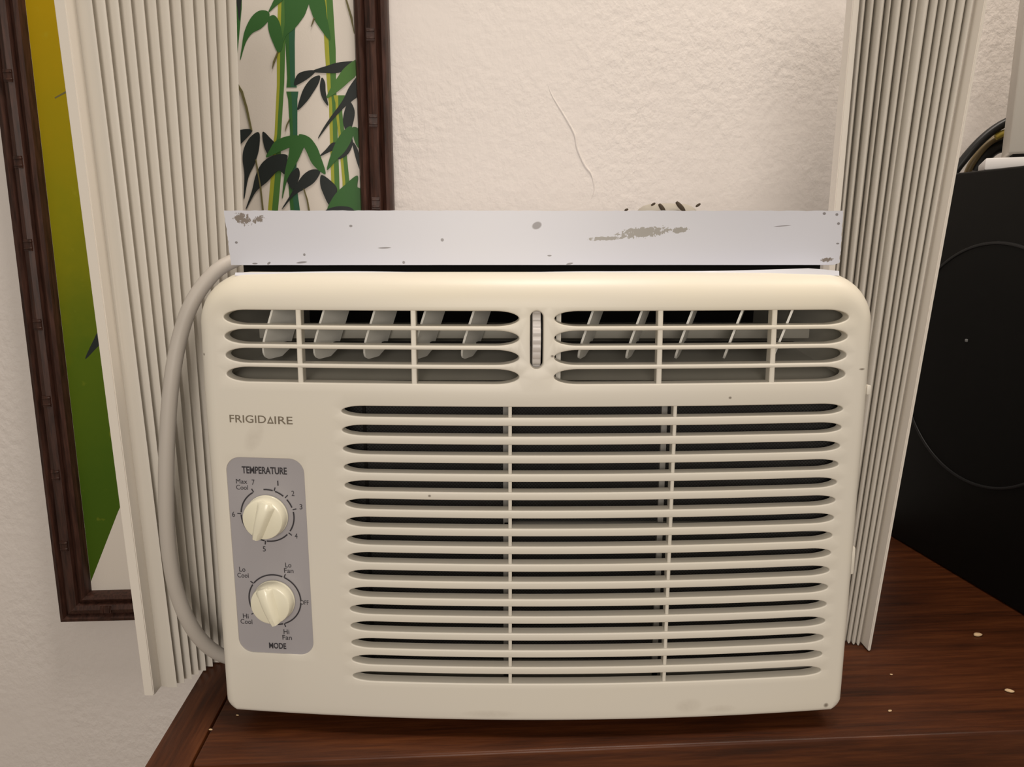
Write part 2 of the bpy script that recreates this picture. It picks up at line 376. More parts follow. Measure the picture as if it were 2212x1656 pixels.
def panel():
    v2, ed = [], []
    def loop(pts):
        s = len(v2); v2.extend(Vector(p) for p in pts); n = len(pts)
        ed.extend((s + i, s + (i + 1) % n) for i in range(n)); return s, n
    inner = [(x - nx * roll(x, z, nx, nz), z - nz * roll(x, z, nx, nz)) for x, z, nx, nz in OUT]
    loop(inner)
    hp = [offs(h[0], h[1]) for h in holes]
    bbs = []
    for p in hp:
        loop(p); xs = [q[0] for q in p]; zs = [q[1] for q in p]; bbs.append((min(xs), max(xs), min(zs), max(zs)))
    # seams where a slat meets the panel
    seams = []
    def seam(x, za, zb):
        s = len(v2); v2.extend((Vector((x, za)), Vector((x, zb)))); ed.append((s, s + 1))
    slats = []                                            # (x0, x1, zlo, zhi)
    for g in (0, 1, 2):
        sl = [s for s in slots if s[5] == g]
        for a, b in zip(sl, sl[1:]):
            xa, xb = a[0] + a[4], a[1] - a[4]
            slats.append((xa, xb, b[2], a[2]))
    xg = -0.20
    while xg < 0.2005:
        zg = 0.02
        while zg < 0.30:
            if all(not (b[0] - .002 < xg < b[1] + .002 and b[2] - .001 < zg < b[3] + .001) for b in bbs): v2.append(Vector((xg, zg)))
            zg += 0.008
        xg += 0.008
    rv, re, rf, *_ = delaunay_2d_cdt(v2, ed, [], 0, 1e-7)
    V = [P3(p.x, p.y) for p in rv]; idx2 = {}
    faces = []
    for f in rf:
        c = sum((rv[i] for i in f), Vector((0, 0))) / len(f)
        if not inside(c, inner): continue
        if any(b[0] < c.x < b[1] and b[2] < c.y < b[3] and inside(c, p) for b, p in zip(bbs, hp)): continue
        faces.append((tuple(f), c))
    key = {(round(p.x, 6), round(p.y, 6)): i for i, p in enumerate(rv)}
    def vid(p):
        k = (round(p[0], 6), round(p[1], 6))
        if k in key: return key[k]
        return min(range(len(rv)), key=lambda i: (rv[i].x - p[0]) ** 2 + (rv[i].y - p[1]) ** 2)
    # outer roll and skirt
    rings = [[vid(p) for p in inner]]
    for k in range(1, 8):
        a = math.pi / 2 * k / 7; ring = []
        for x, z, nx, nz in OUT:
            r = roll(x, z, nx, nz); q = r * (1 - math.sin(a)); xi, zi = x - nx * r, z - nz * r
            V.append(Vector((x - nx * q, surf(xi, zi) + r * (1 - math.cos(a)), z - nz * q))); ring.append(len(V) - 1)
        rings.append(ring)
    ring = []
    for x, z, nx, nz in OUT: V.append(Vector((x, 0.048 if nz < 0.5 else 0.030 , z))); ring.append(len(V) - 1)
    rings.append(ring)
    ring = []
    for x, z, nx, nz in OUT: V.append(Vector((x - nx * .002, 0.048 if nz < 0.5 else 0.030, z - nz * .002))); ring.append(len(V) - 1)
    rings.append(ring)
    for A, B in zip(rings, rings[1:]):
        n = len(A)
        for i in range(n): faces.append(((A[i], A[(i + 1) % n], B[(i + 1) % n], B[i]), None))
    # hole rims
    for (pts, bev, dep), p in zip(holes, hp):
        rr = [[vid(q) for q in p]]
        for k in (1, 2, 3):
            a = math.pi / 2 * k / 3; o = offs(pts, bev * (1 - math.sin(a))); rg = []
            for q in o: V.append(P3(q[0], q[1], bev * (1 - math.cos(a)))); rg.append(len(V) - 1)
            rr.append(rg)
        rg = []
        for q in offs(pts, -0.0003 if dep > 0.002 else 0): V.append(P3(q[0], q[1], dep)); rg.append(len(V) - 1)
        rr.append(rg)
        for A, B in zip(rr, rr[1:]):
            n = len(A)
            for i in range(n):
                fx = (A[i], B[i], B[(i + 1) % n], A[(i + 1) % n])
                c = sum((Vector((V[j].x, V[j].z)) for j in fx), Vector((0, 0))) / 4
                faces.append((fx, c))
    # sort the faces into panel and slats
    grp = [[] for _ in slats]; body = []
    for f, c in faces:
        k = -1
        if c is not None:
            for i, (xa, xb, zl, zh) in enumerate(slats):
                if zl < c.y < zh and xa - 1e-6 < c.x < xb + 1e-6: k = i; break
        (grp[k] if k >= 0 else body).append(f)
    def emit(name, fs, parent):
        used = sorted({i for f in fs for i in f}); mp = {o: n for n, o in enumerate(used)}
        bm = bmesh.new(); vs = [bm.verts.new(V[i]) for i in used]
        for f in fs:
            g = [vs[mp[i]] for i in f]
            if len(set(g)) >= 3:
                try: bm.faces.new(g)
                except ValueError: pass
        bmesh.ops.recalc_face_normals(bm, faces=bm.faces)
        me = bpy.data.meshes.new(name); bm.to_mesh(me); bm.free()
        # make sure the panel faces the room
        tot = sum(pl.normal.y * pl.area for pl in me.polygons if abs(pl.normal.y) > 0.8)
        if tot > 0: me.flip_normals()
        return link(name, me, CREAM, parent, True, 50)
    fp = emit('front_panel', body, AC)
    for g in grp: emit('grille_slat', g, fp)
    return fp
FP = panel()
def curved_bar(name, x, w_, z0, z1, d0, d1, parent, mat):
    V = []; n = 10
    for i in range(n + 1):
        z = z0 + (z1 - z0) * i / n
        for dx, d in ((-w_ / 2, d0 + .0004), (-w_ / 2 + .0005, d0), (w_ / 2 - .0005, d0), (w_ / 2, d0 + .0004), (w_ / 2, d1), (-w_ / 2, d1)): V.append(P3(x, z, d) + Vector((dx, 0, 0)))
    Fc = [tuple(range(6)), tuple(n * 6 + k for k in range(5, -1, -1))]
    for i in range(n):
        for k in range(6): k2 = (k + 1) % 6; Fc.append((i * 6 + k, (i + 1) * 6 + k, (i + 1) * 6 + k2, i * 6 + k2))
    return mesh(name, V, Fc, mat, parent)
for x in (-0.1460, -0.0750, 0.0752, 0.1460): curved_bar('grille_mullion', x, 0.0031, UZ[3] - UHH - .0006, UZ[0] + UHH + .0006, 0.0004, 0.008, FP, CREAM)
for x in (-0.0162, 0.0862): curved_bar('grille_mullion', x, 0.0022, LZ[15] - LHH - .0006, LZ[0] + LHH + .0006, 0.0012, 0.009, FP, CREAM)
# side clip and little tab on the right edge of the panel
bm = bmesh.new(); boxbm(bm, (HW - .001, 0.020, 0.108), (HW + .0034, 0.034, 0.1275), .0012, 2); frombm('side_clip', bm, CREAM, FP, True)
bm = bmesh.new(); boxbm(bm, (HW - .001, 0.016, 0.232), (HW + .0016, 0.021, 0.238), .0006, 2); frombm('side_tab', bm, CREAM, FP, True)

# ---- inside: discharge duct, vanes, filter
dv = [(-.200, .0225, .2985), (.200, .0225, .2985), (.170, .13, .2985), (-.170, .13, .2985), (-.200, .0225, .2400), (.200, .0225, .2400), (.170, .13, .2660), (-.170, .13, .2660)]
mesh('discharge_duct', dv, [(0, 1, 2, 3), (4, 7, 6, 5), (0, 3, 7, 4), (1, 5, 6, 2)], DUCT, AC)
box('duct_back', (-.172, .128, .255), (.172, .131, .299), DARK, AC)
box('duct_crossbar', (-.185, .052, .2630), (.185, .062, .2725), DUCT, AC, .001)
box('vane_link', (-.170, .038, .2600), (.170, .041, .2628), DARK, AC)
box('duct_divider', (.0125, .015, .240), (.0155, .060, .297), CREAM, AC)
def vane(x):
    d = Vector((0.36, 1, 0)).normalized(); up = Vector((0.34, 0, 1)); nn = d.cross(up).normalized()
    o = Vector((x, 0.018, 0.2535)); out = []
    L, H_ = 0.030, 0.042
    pts = [(L, 0.004), (L, H_), (0.0015, H_), (0, H_ - .002)]
    for i in range(9): a = math.pi + math.pi / 2 * i / 8; pts.append((0.012 + 0.012 * math.cos(a), 0.016 + 0.016 * math.sin(a)))
    pts.append((L - .006, 0.0)); pl = [o + d * s + up * t for s, t in pts]
    prism('vane', pl, nn * 0.0014, WHITEPL, AC)
for u, v in ((557, 775), (667, 778), (775, 778), (883, 776), (986, 776), (1239, 776), (1343, 776), (1450, 776), (1556, 776), (1662, 776)):
    p = aty(u, v, 0.455 + 0.020); vane(p.x - 0.015)
def wheel():
    V = []; Fc = []; n = 168; rad = 0.0235; cx, cy, cz = 0, 0.0242, 0.2687; xs = ((-.0026, .9), (-.0022, 1), (.0022, 1), (.0026, .9))
    for i in range(n):
        a = 2 * math.pi * i / n; r = rad - 0.0007 + 0.0007 * abs(math.cos(a * 14))
        for x, k in xs: V.append((cx + x, cy - r * (1 if k == 1 else 1 - .02) * math.cos(a), cz + r * (1 if k == 1 else 1 - .02) * math.sin(a)))
    for i in range(n):
        j = (i + 1) % n
        for k in range(3): Fc.append((i * 4 + k, j * 4 + k, j * 4 + k + 1, i * 4 + k + 1))
    Fc += [tuple(i * 4 for i in range(n)), tuple(i * 4 + 3 for i in range(n))[::-1]]
    mesh('louver_thumbwheel', V, Fc, plain('pale_grey_wheel_plastic', (0.62, 0.59, 0.57), 0.35, 0.5), AC, True, 40)
wheel()
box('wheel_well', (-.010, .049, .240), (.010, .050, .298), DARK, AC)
box('air_filter', (-.150, .0260, .030), (.205, .0272, .2365), FILTER, AC)
FILB = plain('grey_filter_frame', (0.30, 0.29, 0.27), 0.6, 0.3)
ff = empty('filter_frame', (0, 0, 0)); ff.parent = AC
for x in (-0.0190, 0.0835): box('filter_bar', (x - .0018, .0225, .032), (x + .0018, .0258, .234), FILB, ff)
box('filter_bar', (-.112, .0245, .0325), (-.110, .0258, .234), DARK, ff)
box('filter_crossbar', (-.02, .0225, .1378), (.200, .0258, .1440), FILB, ff)
box('filter_crossbar', (-.14, .0225, .0300), (.200, .0258, .0425), FILB, ff)

# ---- metal casing behind the panel
def shell(hw_, z0_, z1_, rt, rb):
    p = []
    for cx, cz, r, a in ((hw_ - rb, z0_ + rb, rb, -90), (hw_ - rt, z1_ - rt, rt, 0), (-hw_ + rt, z1_ - rt, rt, 90), (-hw_ + rb, z0_ + rb, rb, 180)):
        for i in range(9): t = R(a + 90 * i / 8); p.append((cx + r * math.cos(t), cz + r * math.sin(t)))
    return p
ca, cb = shell(.2040, .0, .3062, .024, .004), shell(.2024, .0016, .3046, .0224, .0024)
nV = len(ca); V = [(x, y, z) for y, pl in ((.046, ca), (.345, ca), (.046, cb), (.343, cb)) for x, z in pl]
Fc = []
for i in range(nV):
    j = (i + 1) % nV
    Fc += [(i, j, nV + j, nV + i), (2 * nV + j, 2 * nV + i, 3 * nV + i, 3 * nV + j), (j, i, 2 * nV + i, 2 * nV + j)]
Fc += [tuple(range(nV, 2 * nV)), tuple(range(3 * nV, 4 * nV))[::-1]]
bm = bmesh.new(); vs = [bm.verts.new(v) for v in V]
for f in Fc: bm.faces.new([vs[i] for i in f])
frombm('metal_casing', bm, CASE, AC, True, 40)
# front lip of the casing, slightly bent up at the right
V, Fc = [], []; n = 40
for i in range(n + 1):
    x = -.1885 + .3785 * i / n; bend = 0.0022 * max(0, (x - 0.05) / 0.13) ** 1.0 if x > 0.05 else 0
    bend = min(bend, 0.0022) * (1 if x < 0.172 else max(0.0, 1 - (x - 0.172) / 0.02))
    zt = 0.3086 + bend + 0.0004 * math.sin(x * 40)
    V += [(x, .0225 + .06 * abs(x) ** 2, .3064), (x, .0255, zt), (x, .0267, zt), (x, .048, .3066), (x, .048, .3050)]
for i in range(n):
    for k in range(4): Fc.append((i * 5 + k, (i + 1) * 5 + k, (i + 1) * 5 + k + 1, i * 5 + k + 1))
mesh('casing_lip', V, Fc, CASE, AC, True, 50)
# top mounting bracket: upright flange with a foot going back
bm = bmesh.new()
BX0, BX1 = -.1975, .1950
V = [(BX0, .3466), (BX1, .3464), (BX1 + .0002, .3140), (BX1 - .003, .3126), (BX0 + .0022, .3124), (BX0 + .0012, .330)]
# chip the edges a little
pts = []
def edge(a, b, n, amp):
    for i in range(n):
        t = i / n; p = (a[0] + (b[0] - a[0]) * t, a[1] + (b[1] - a[1]) * t)
        pts.append((p[0] + random.uniform(-amp, amp) * (1 if i else 0), p[1] + random.uniform(-amp, amp) * (1 if i else 0)))
edge(V[0], V[1], 120, 0.00018); edge(V[1], V[2], 30, 0.00035); edge(V[2], V[3], 3, 0.0002); edge(V[3], V[4], 40, 0.00008); edge(V[4], V[5], 12, .00025); edge(V[5], V[0], 10, .00025)
br = prism('mounting_bracket', [(x, .038, z) for x, z in pts], (0, .0014, 0), ENAMEL, AC)
box('bracket_foot', (BX0 + .0025, .0394, .3124), (BX1 - .003, .068, .3138), ENAMEL, br)
box('gap_shade_strip', (BX0 + .003, .058, .3064), (BX1 - .004, .068, .3124), DARK, br)  # black strip standing in for the shade in the gap under the bracket

# ---- control plate
cp = empty('control_plate', (0, 0, 0)); cp.parent = AC
pp = rrect(PX0, PX1, PZ0, PZ1, 0.0095, 8)
mesh('plate_face', [P3(x, z, 0.0008) for x, z in pp], [tuple(range(len(pp)))], PLATE, cp)
def flat(name, polys, mat, parent, d):
    V = []; Fc = []
    for p in polys:
        s = len(V); V += [P3(x, z, d) for x, z in p]; Fc.append(tuple(range(s, s + len(p))))
    return mesh(name, V, Fc, mat, parent)
def text(name, s, x, z, width, height, mat, parent, d, tilt=0.0, bold=0.0):
    cu = bpy.data.curves.new('t', 'FONT'); cu.body = s; cu.size = 1; cu.align_x = 'CENTER'; cu.offset = bold; cu.resolution_u = 4; cu.space_line = 0.95
    o = bpy.data.objects.new('t', cu); COL.objects.link(o)
    dg = bpy.context.evaluated_depsgraph_get(); me = bpy.data.meshes.new_from_object(o.evaluated_get(dg))
    bpy.data.objects.remove(o)
    xs = [v.co.x for v in me.vertices]; ys = [v.co.y for v in me.vertices]
    cx, cy = (min(xs) + max(xs)) / 2, (min(ys) + max(ys)) / 2; sx = width / (max(xs) - min(xs)); sy = height / (max(ys) - min(ys))
    for v in me.vertices:
        a, b = (v.co.x - cx) * sx, (v.co.y - cy) * sy
        v.co = P3(x + a * math.cos(tilt) - b * math.sin(tilt), z + a * math.sin(tilt) + b * math.cos(tilt), d)
    me.name = name
    o = link(name, me, mat, parent); return o
def ploc(u, v):
    y = 0.455
    for _ in range(12):
        p = aty(u, v, y); y = 0.455 + surf(p.x - 0.015, p.z)
    return p.x - 0.015, p.z
def ptext(name, s, u, v, wpx, hpx, d=0.0006, mat=INK, parent=None, bold=0.0):
    x, z = ploc(u, v); x2, _ = ploc(u + wpx, v); _, z2 = ploc(u, v + hpx)
    return text(name, s, x, z, abs(x2 - x), abs(z - z2), mat, parent or cp, d, 0.0, bold)
lg = empty('logo_lettering', (0, 0, 0)); lg.parent = AC
ptext('letters', 'FRIGID', 535.2, 904.5, 79, 16.5, -0.0002, INKB, lg, 0.006); ptext('letters', 'IRE', 612.5, 907.5, 39, 16.5, -0.0002, INKB, lg, 0.006)
ta = [ploc(*q) for q in ((577, 914.5), (591.5, 915), (584, 898))]; tcx = (sum(q[0] for q in ta) / 3, sum(q[1] for q in ta) / 3)
tb_ = [(tcx[0] + (q[0] - tcx[0]) * .48, tcx[1] + (q[1] - tcx[1]) * .48) for q in ta]
flat('triangle_letter', [[ta[i], ta[(i + 1) % 3], tb_[(i + 1) % 3], tb_[i]] for i in range(3)], INKB, lg, -0.0002)
ptext('lettering', 'TEMPERATURE', 570, 1016.5, 98, 15.5, bold=0.022)
ptext('lettering', 'MODE', 599, 1395.5, 37, 12.5, bold=0.022)
ptext('lettering', 'Max', 521, 1040, 24, 10); ptext('lettering', 'Cool', 522, 1053, 25, 10)
for s, u, v in (('7', 546, 1042), ('1', 599.5, 1044), ('2', 632, 1066), ('3', 649.5, 1095), ('4', 639, 1158), ('5', 570, 1186), ('6', 503.5, 1111)): ptext('lettering', s, u, v, 6 if s != '1' else 2.4, 11)
ptext('lettering', 'Lo', 522.5, 1230, 13, 10); ptext('lettering', 'Cool', 524, 1243, 24, 10)
ptext('lettering', 'Lo', 622, 1221, 13, 10); ptext('lettering', 'Fan', 623, 1233, 20, 10)
ptext('lettering', 'OFF', 657, 1302, 18, 9.5)
ptext('lettering', 'Hi', 530, 1331, 12, 10); ptext('lettering', 'Cool', 531.5, 1343, 25, 10)
ptext('lettering', 'Hi', 618, 1365, 12, 10); ptext('lettering', 'Fan', 619.5, 1377.5, 20, 10)
def ring(c, r, w_, a0, a1, gaps=()):
    polys = []; n = 72
    for i in range(n):
        b0 = a0 + (a1 - a0) * i / n; b1 = a0 + (a1 - a0) * (i + 1) / n; m = (b0 + b1) / 2
        if any(abs((m - g + 180) % 360 - 180) < h for g, h in gaps): continue
        polys.append([(c[0] + rr * math.cos(R(b)), c[1] + rr * math.sin(R(b))) for rr, b in ((r, b0), (r + w_, b0), (r + w_, b1), (r, b1))])
    return polys
def ticks(c, r0, r1, angs, w_=0.00035):
    out = []
    for a in angs:
        d = Vector((math.cos(R(a)), math.sin(R(a)))); t = Vector((-d.y, d.x)) * w_; c2 = Vector(c)
        out.append([tuple(c2 + d * r0 + t), tuple(c2 + d * r0 - t), tuple(c2 + d * r1 - t), tuple(c2 + d * r1 + t)])
    return out
K1 = ploc(577, 1114); K2 = ploc(593, 1296)
RR = 0.0171
A1 = (72, 45, 15, -40, -98, 178, 118)
flat('dial_ring', ring(K1, RR, 0.0009, 0, 360, [(a, 3) for a in A1] + [(104, 9)]), INK, cp, 0.0006)
for tk in ticks(K1, RR + .0004, RR + .0030, A1): flat('dial_tick', [tk], INK, cp, 0.0006)
A2 = (66, -4, -72, -146, 142)
flat('dial_ring', ring(K2, RR, 0.0009, 0, 360, [(a, 3) for a in A2]), INK, cp, 0.0006)
for tk in ticks(K2, RR + .0004, RR + .0030, [a for a in A2 if a != -4]): flat('dial_tick', [tk], INK, cp, 0.0006)
def knob(c, tilt, name='knob'):
    k = empty(name, P3(c[0], c[1], 0.0006)); k.parent = AC
    # stand on the panel surface: local z points to the room
    nn = nrm(*c); q = nn.to_track_quat('Z', 'Y'); k.rotation_euler = q.to_euler()
    n = 48; prof = [(0.0139, 0.0), (0.0139, 0.0010), (0.0136, 0.0014), (0.0134, 0.0066), (0.0129, 0.0079), (0.0118, 0.0084), (0.0, 0.0086)]
    V = []; Fc = []
    for r, z in prof[:-1]:
        for i in range(n): a = 2 * math.pi * i / n; V.append((r * math.cos(a), r * math.sin(a), z))
    for j in range(len(prof) - 2):
        for i in range(n): i2 = (i + 1) % n; Fc.append((j * n + i, j * n + i2, (j + 1) * n + i2, (j + 1) * n + i))
    V.append((0, 0, prof[-1][1])); top = len(V) - 1; s = (len(prof) - 2) * n
    for i in range(n): Fc.append((s + i, s + (i + 1) % n, top))
    mesh('knob_base', V, Fc, KNOB, k, True, 30)
    # tapered grip ridge: broad at one end, pointed at the other
    bm = bmesh.new(); lay = []
    N = 12
    for i in range(N + 1):
        t = -1 + 2 * i / N; y = t * 0.0127; wb = 0.0074 - 0.0032 * (1 - t) / 2; wt = 0.0038 - 0.0020 * (1 - t) / 2
        lim = math.sqrt(max(1e-8, 0.0131 ** 2 - y * y)); wb = min(wb, lim); wt = min(wt, lim * .9)
        h = 0.0132 - 0.0018 * t * t + 0.0008 * (1 - t) / 2
        lay.append([bm.verts.new(p) for p in ((-wb, y, .0060), (-(wb + wt) / 2 * .92, y, .0100), (-wt, y, h - .0008), (-wt * .6, y, h), (wt * .6, y, h), (wt, y, h - .0008), ((wb + wt) / 2 * .92, y, .0100), (wb, y, .0060))])
    for A, B in zip(lay, lay[1:]):
        for i in range(8): j = (i + 1) % 8; bm.faces.new((A[i], B[i], B[j], A[j]))
    bm.faces.new(lay[0]); bm.faces.new(lay[-1][::-1])
    # find the local direction that is up in the air conditioner's frame
    qm = q.to_matrix().inverted(); upl = qm @ Vector((math.sin(tilt), 0, math.cos(tilt))); ang = math.atan2(upl.y, upl.x) - math.pi / 2
    bmesh.ops.rotate(bm, verts=bm.verts, cent=(0, 0, 0), matrix=Matrix.Rotation(ang, 3, 'Z'))
    frombm('knob_grip', bm, KNOB, k, True, 40)
    return k
knob(K1, R(19)); knob(K2, R(-17))

# ---- power cord looping out at the left
cpts = [aty(560, 545, 0.540), aty(505, 563, 0.530), aty(462, 590, 0.520), aty(417, 650, 0.512), aty(388, 730, 0.508), aty(370, 830, 0.503), aty(361, 950, 0.500), aty(359, 1070, 0.499), aty(364, 1180, 0.500), aty(381, 1275, 0.503), aty(412, 1350, 0.507), aty(452, 1398, 0.514), aty(500, 1420, 0.523), aty(560, 1408, 0.540)]
cpts = [p - Vector((0.015, 0.455, 0)) for p in cpts]
tube('power_cord', cpts, lambda t: 0.0048 + 0.0004 * math.sin(3 * t), CORD, AC, 16, 8)

# ================================================================ accordion side panels
def accordion(name, ib, ob, it, ot, n, amp, label, rail, inner_w, skew):
    """ib/ob inner and outer bottom, it/ot inner and outer top points of the valley line"""
    root = empty(name, (ib + ob) / 2); o0 = root.location.copy()
    tag(root, label, 'accordion panel', 'pleated accordion side panels')
    ib, ob, it, ot = (p - o0 for p in (ib, ob, it, ot))
    prof = [(0.0, 0.0), (0.06, 0.45), (0.13, 0.82), (0.20, 0.96), (0.28, 1.0), (0.37, 0.95), (0.50, 0.80), (0.75, 0.42), (1.0, 0.0)]
    if skew > 0: prof = [(1 - a_, b_) for a_, b_ in reversed(prof)]
    edges = [(i + (random.uniform(-.16, .16) if 0 < i < n else 0)) / n for i in range(n + 1)]
    def at(f, t, top):
        a, b = (it, ot) if top else (ib, ob); d = (b - a); L = d.length; d = d.normalized()
        nrmv = Vector((d.y, -d.x, 0)); nrmv = nrmv if nrmv.y < 0 else -nrmv
        return a + d * (L * f) + nrmv.normalized() * t 
    for i in range(n):
        V = []; am = amp * (1.25 - 0.55 * (i + .5) / n)
        for top in (False, True):
            for s, t in prof: V.append(at(edges[i] + (edges[i + 1] - edges[i]) * s, t * am, top))
            for s, t in reversed(prof): V.append(at(edges[i] + (edges[i + 1] - edges[i]) * (0.5 + (s - 0.5) * 0.86), t * am - 0.0009, top))
        m = len(prof) * 2
        Fc = [tuple(range(m))[::-1], tuple(range(m, 2 * m))] + [(k, (k + 1) % m, m + (k + 1) % m, m + k) for k in range(m)]
        bm = bmesh.new(); vs = [bm.verts.new(v) for v in V]
        for f in Fc: bm.faces.new([vs[q] for q in f])
        frombm('pleat', bm, ACC, root, True, 50)
    def bar(nm, pb, pt, wx, y0, y1, mat, drop=0.0):
        V = []
        for p in (pb - Vector((0, 0, drop)), pt):
            V += [p + Vector((-wx / 2, y0, 0)), p + Vector((wx / 2, y0, 0)), p + Vector((wx / 2, y1, 0)), p + Vector((-wx / 2, y1, 0))]
        bm = bmesh.new(); vs = [bm.verts.new(v) for v in V]
        for f in ((3, 2, 1, 0), (4, 5, 6, 7), (0, 1, 5, 4), (1, 2, 6, 5), (2, 3, 7, 6), (3, 0, 4, 7)): bm.faces.new([vs[q] for q in f])
        bmesh.ops.bevel(bm, geom=list(bm.edges), offset=.0006, segments=2, affect='EDGES')
        return frombm(nm, bm, mat, root, True, 40)
    for r_ in rail: bar(r_[0], ob + Vector((r_[1], 0, 0)), ot + Vector((r_[1], 0, 0)), r_[2], r_[3], r_[4], ACCR)
    for r_ in inner_w: bar(r_[0], ib + Vector((r_[1], 0, 0)), it + Vector((r_[1], 0, 0)), r_[2], r_[3], r_[4], ACCR)
    return root
ZT = 0.55
def lean(pb, u, v, y):
    """the line from pb through the point seen at (u, v) at depth y, carried on to height ZT"""
    q = aty(u, v, y); return pb + (q - pb) * ((ZT - pb.z) / (q.z - pb.z))
lo_b = atz(349, 1482, 0.001); lo_t = lean(lo_b, 163, 0, lo_b.y)
li_b = Vector((-0.2290, 0.588, 0.001)); li_t = lean(li_b, 484, 0, 0.588)
accordion('accordion_side_panel', li_b, lo_b, li_t, lo_t, 13, 0.0160, 'tall white pleated accordion panel behind the grey cord, left of the air conditioner',
          [('outer_rail', -0.0036, 0.0072, -0.0120, 0.0020)], [('inner_frame', 0.0045, 0.0062, -0.0100, 0.0040)], 0.0)
ro_b = atz(1858, 1388, 0.001); ro_t = lean(ro_b, 2104, 0, ro_b.y)
ri_b = Vector((0.2480, 0.600, 0.001)); ri_t = lean(ri_b, 1852, 0, 0.600)
accordion('accordion_side_panel', ri_b, ro_b, ri_t, ro_t, 13, 0.0072, 'tall white pleated accordion panel between the air conditioner and the black box',
          [('outer_rail', 0.0018, 0.0022, -0.0125, 0.0020)], [('inner_frame', -0.0040, 0.0050, -0.0080, 0.0040)], 1.0)

# ================================================================ painting on the wall
PT = empty('framed_bamboo_painting', WO, YAW)
CV = 0.012                                                 # canvas surface in front of the wall
FR = 0.026
pL = wl(-27 + 0.116 * 0 + 66, 650, FR).x; pR = wl(841, 225, FR).x; pB = wl(230, 1346, FR).z; pTp = pB + 0.98
tag(PT, 'bamboo painting in dark brown carved frame hanging on the plaster wall', 'painting')
PT.location = WO + WX * ((pL + pR) / 2) + Vector((0, 0, pB)); PO = Vector(((pL + pR) / 2, 0, pB))
def pv(u, v, off): return wl(u, v, off) - PO
hw = (pR - pL) / 2; hh = pTp - pB; fw = 0.0345
prof = [(0.0, 0.0), (0.0, .020), (.0025, .0245), (.0060, .0255), (.0085, .0225), (.0100, .0205), (.0120, .0245), (.0170, .0265), (.0220, .0245), (.0238, .0205), (.0255, .0225), (.0290, .0245), (.0325, .0220), (fw, .0150), (fw, 0.0)]
corners = [(-hw, 0), (hw, 0), (hw, hh), (-hw, hh)]
def fside(i):
    a = Vector(corners[i]); b = Vector(corners[(i + 1) % 4]); d = (b - a).normalized(); nin = Vector((-d.y, d.x))
    V = []
    for end in (0, 1):
        for t, dep in prof:
            q = (a + d * t if end == 0 else b - d * t) + nin * t; V.append((q.x, -dep, q.y))
    m = len(prof); Fc = [(k, k + 1, m + k + 1, m + k) for k in range(m - 1)] + [tuple(range(m))[::-1], tuple(range(m, 2 * m))]
    bm = bmesh.new(); vs = [bm.verts.new(v) for v in V]
    for f in Fc: bm.faces.new([vs[q] for q in f])
    s = frombm('frame_side', bm, FRAME, PT, True, 30)
    L = (b - a).length; q = 0.055
    while q < L - 0.05:
        bm = bmesh.new()
        for e in (-.0035, .0035):
            c = a + d * (q + e) + nin * 0.0170
            if abs(d.x) > .5: boxbm(bm, (c.x - .0011, -.0276, c.y - .0042), (c.x + .0011, -.024, c.y + .0042), .0006, 1)
            else: boxbm(bm, (c.x - .0042, -.0276, c.y - .0011), (c.x + .0042, -.024, c.y + .0011), .0006, 1)
        c = a + d * q + nin * 0.0170                     # low collar that carries the two rings
        if abs(d.x) > .5: boxbm(bm, (c.x - .0060, -.0268, c.y - .0040), (c.x + .0060, -.024, c.y + .0040))
        else: boxbm(bm, (c.x - .0040, -.0268, c.y - .0060), (c.x + .0040, -.024, c.y + .0060))
        frombm('carved_node', bm, FRAME, s, True, 40)
        q += 0.083
for i in range(4): fside(i)
box('canvas', (-hw + fw - .004, -CV, fw - .004), (hw - fw + .004, -.001, hh - fw + .004), CANVAS, PT)
xr = hw - fw - .0001; xl = -hw + fw + .0001; zb_ = fw + .0001
layer = [0]
def paint(name, pts, mat, smooth=True, lay=None):
    """pts: pixels of the photograph, laid on the canvas as a thin coat of paint"""
    layer[0] += 1; off = CV + 0.00003 * (lay if lay is not None else layer[0])
    P = [pv(u, v, off) for u, v in pts]
    if smooth: P = catmull(P, 5, True)
    P = [Vector((min(xr, max(xl, p.x)), p.y, max(zb_, p.z))) for p in P]
    # thin slab
    return prism(name, P, (0, off - CV - 0.000005, 0), mat, PT)
def C(lst): return [(450 + x / 3.313, y / 3.313) for x, y in lst]
def stem(name, pts, mat, side=0.5):
    """pts: (x, y, width) in crop units; side < .5 keeps the left part, > .5 the right part, 0.5 everything"""
    L, Rr = [], []
    for x, y, w_ in pts:
        a, b = x - w_ / 2, x + w_ / 2
        if side < 0.5: b = a + w_ * 0.42
        if side > 0.5: a = b - w_ * 0.60
        L.append((a, y)); Rr.append((b, y))
    paint(name, C(L + Rr[::-1]), mat, False)
paint('painted_stalk', [(30, -330), (440, -330), (440, 0), (395, 500), (330, 940), (298, 1008), (255, 1105), (194, 1256), (150, 1256), (20, 0)], STALK, False)
paint('painted_stalk_edge', [(258, 785), (272, 800), (281, 880), (296, 1003), (330, 935), (350, 780), (300, 640)], BLACKG, True)
paint('painted_leaf', [(300, 640), (262, 662), (240, 674), (222, 694), (204, 730), (184, 775), (212, 748), (240, 724), (268, 706), (310, 690)], BLACKG)
paint('painted_twig', [(118, 210), (150, 192), (185, 184), (186, 188), (152, 196), (119, 213)], OLIVE, False)
paint('painted_twig', [(277, 1066), (286, 1052), (305, 1038), (306, 1042), (289, 1056), (279, 1071)], OLIVE, False)
paint('painted_twig', [(312, 1290), (318, 1270), (330, 1255), (334, 1262), (322, 1276), (318, 1290)], OLIVE, False)
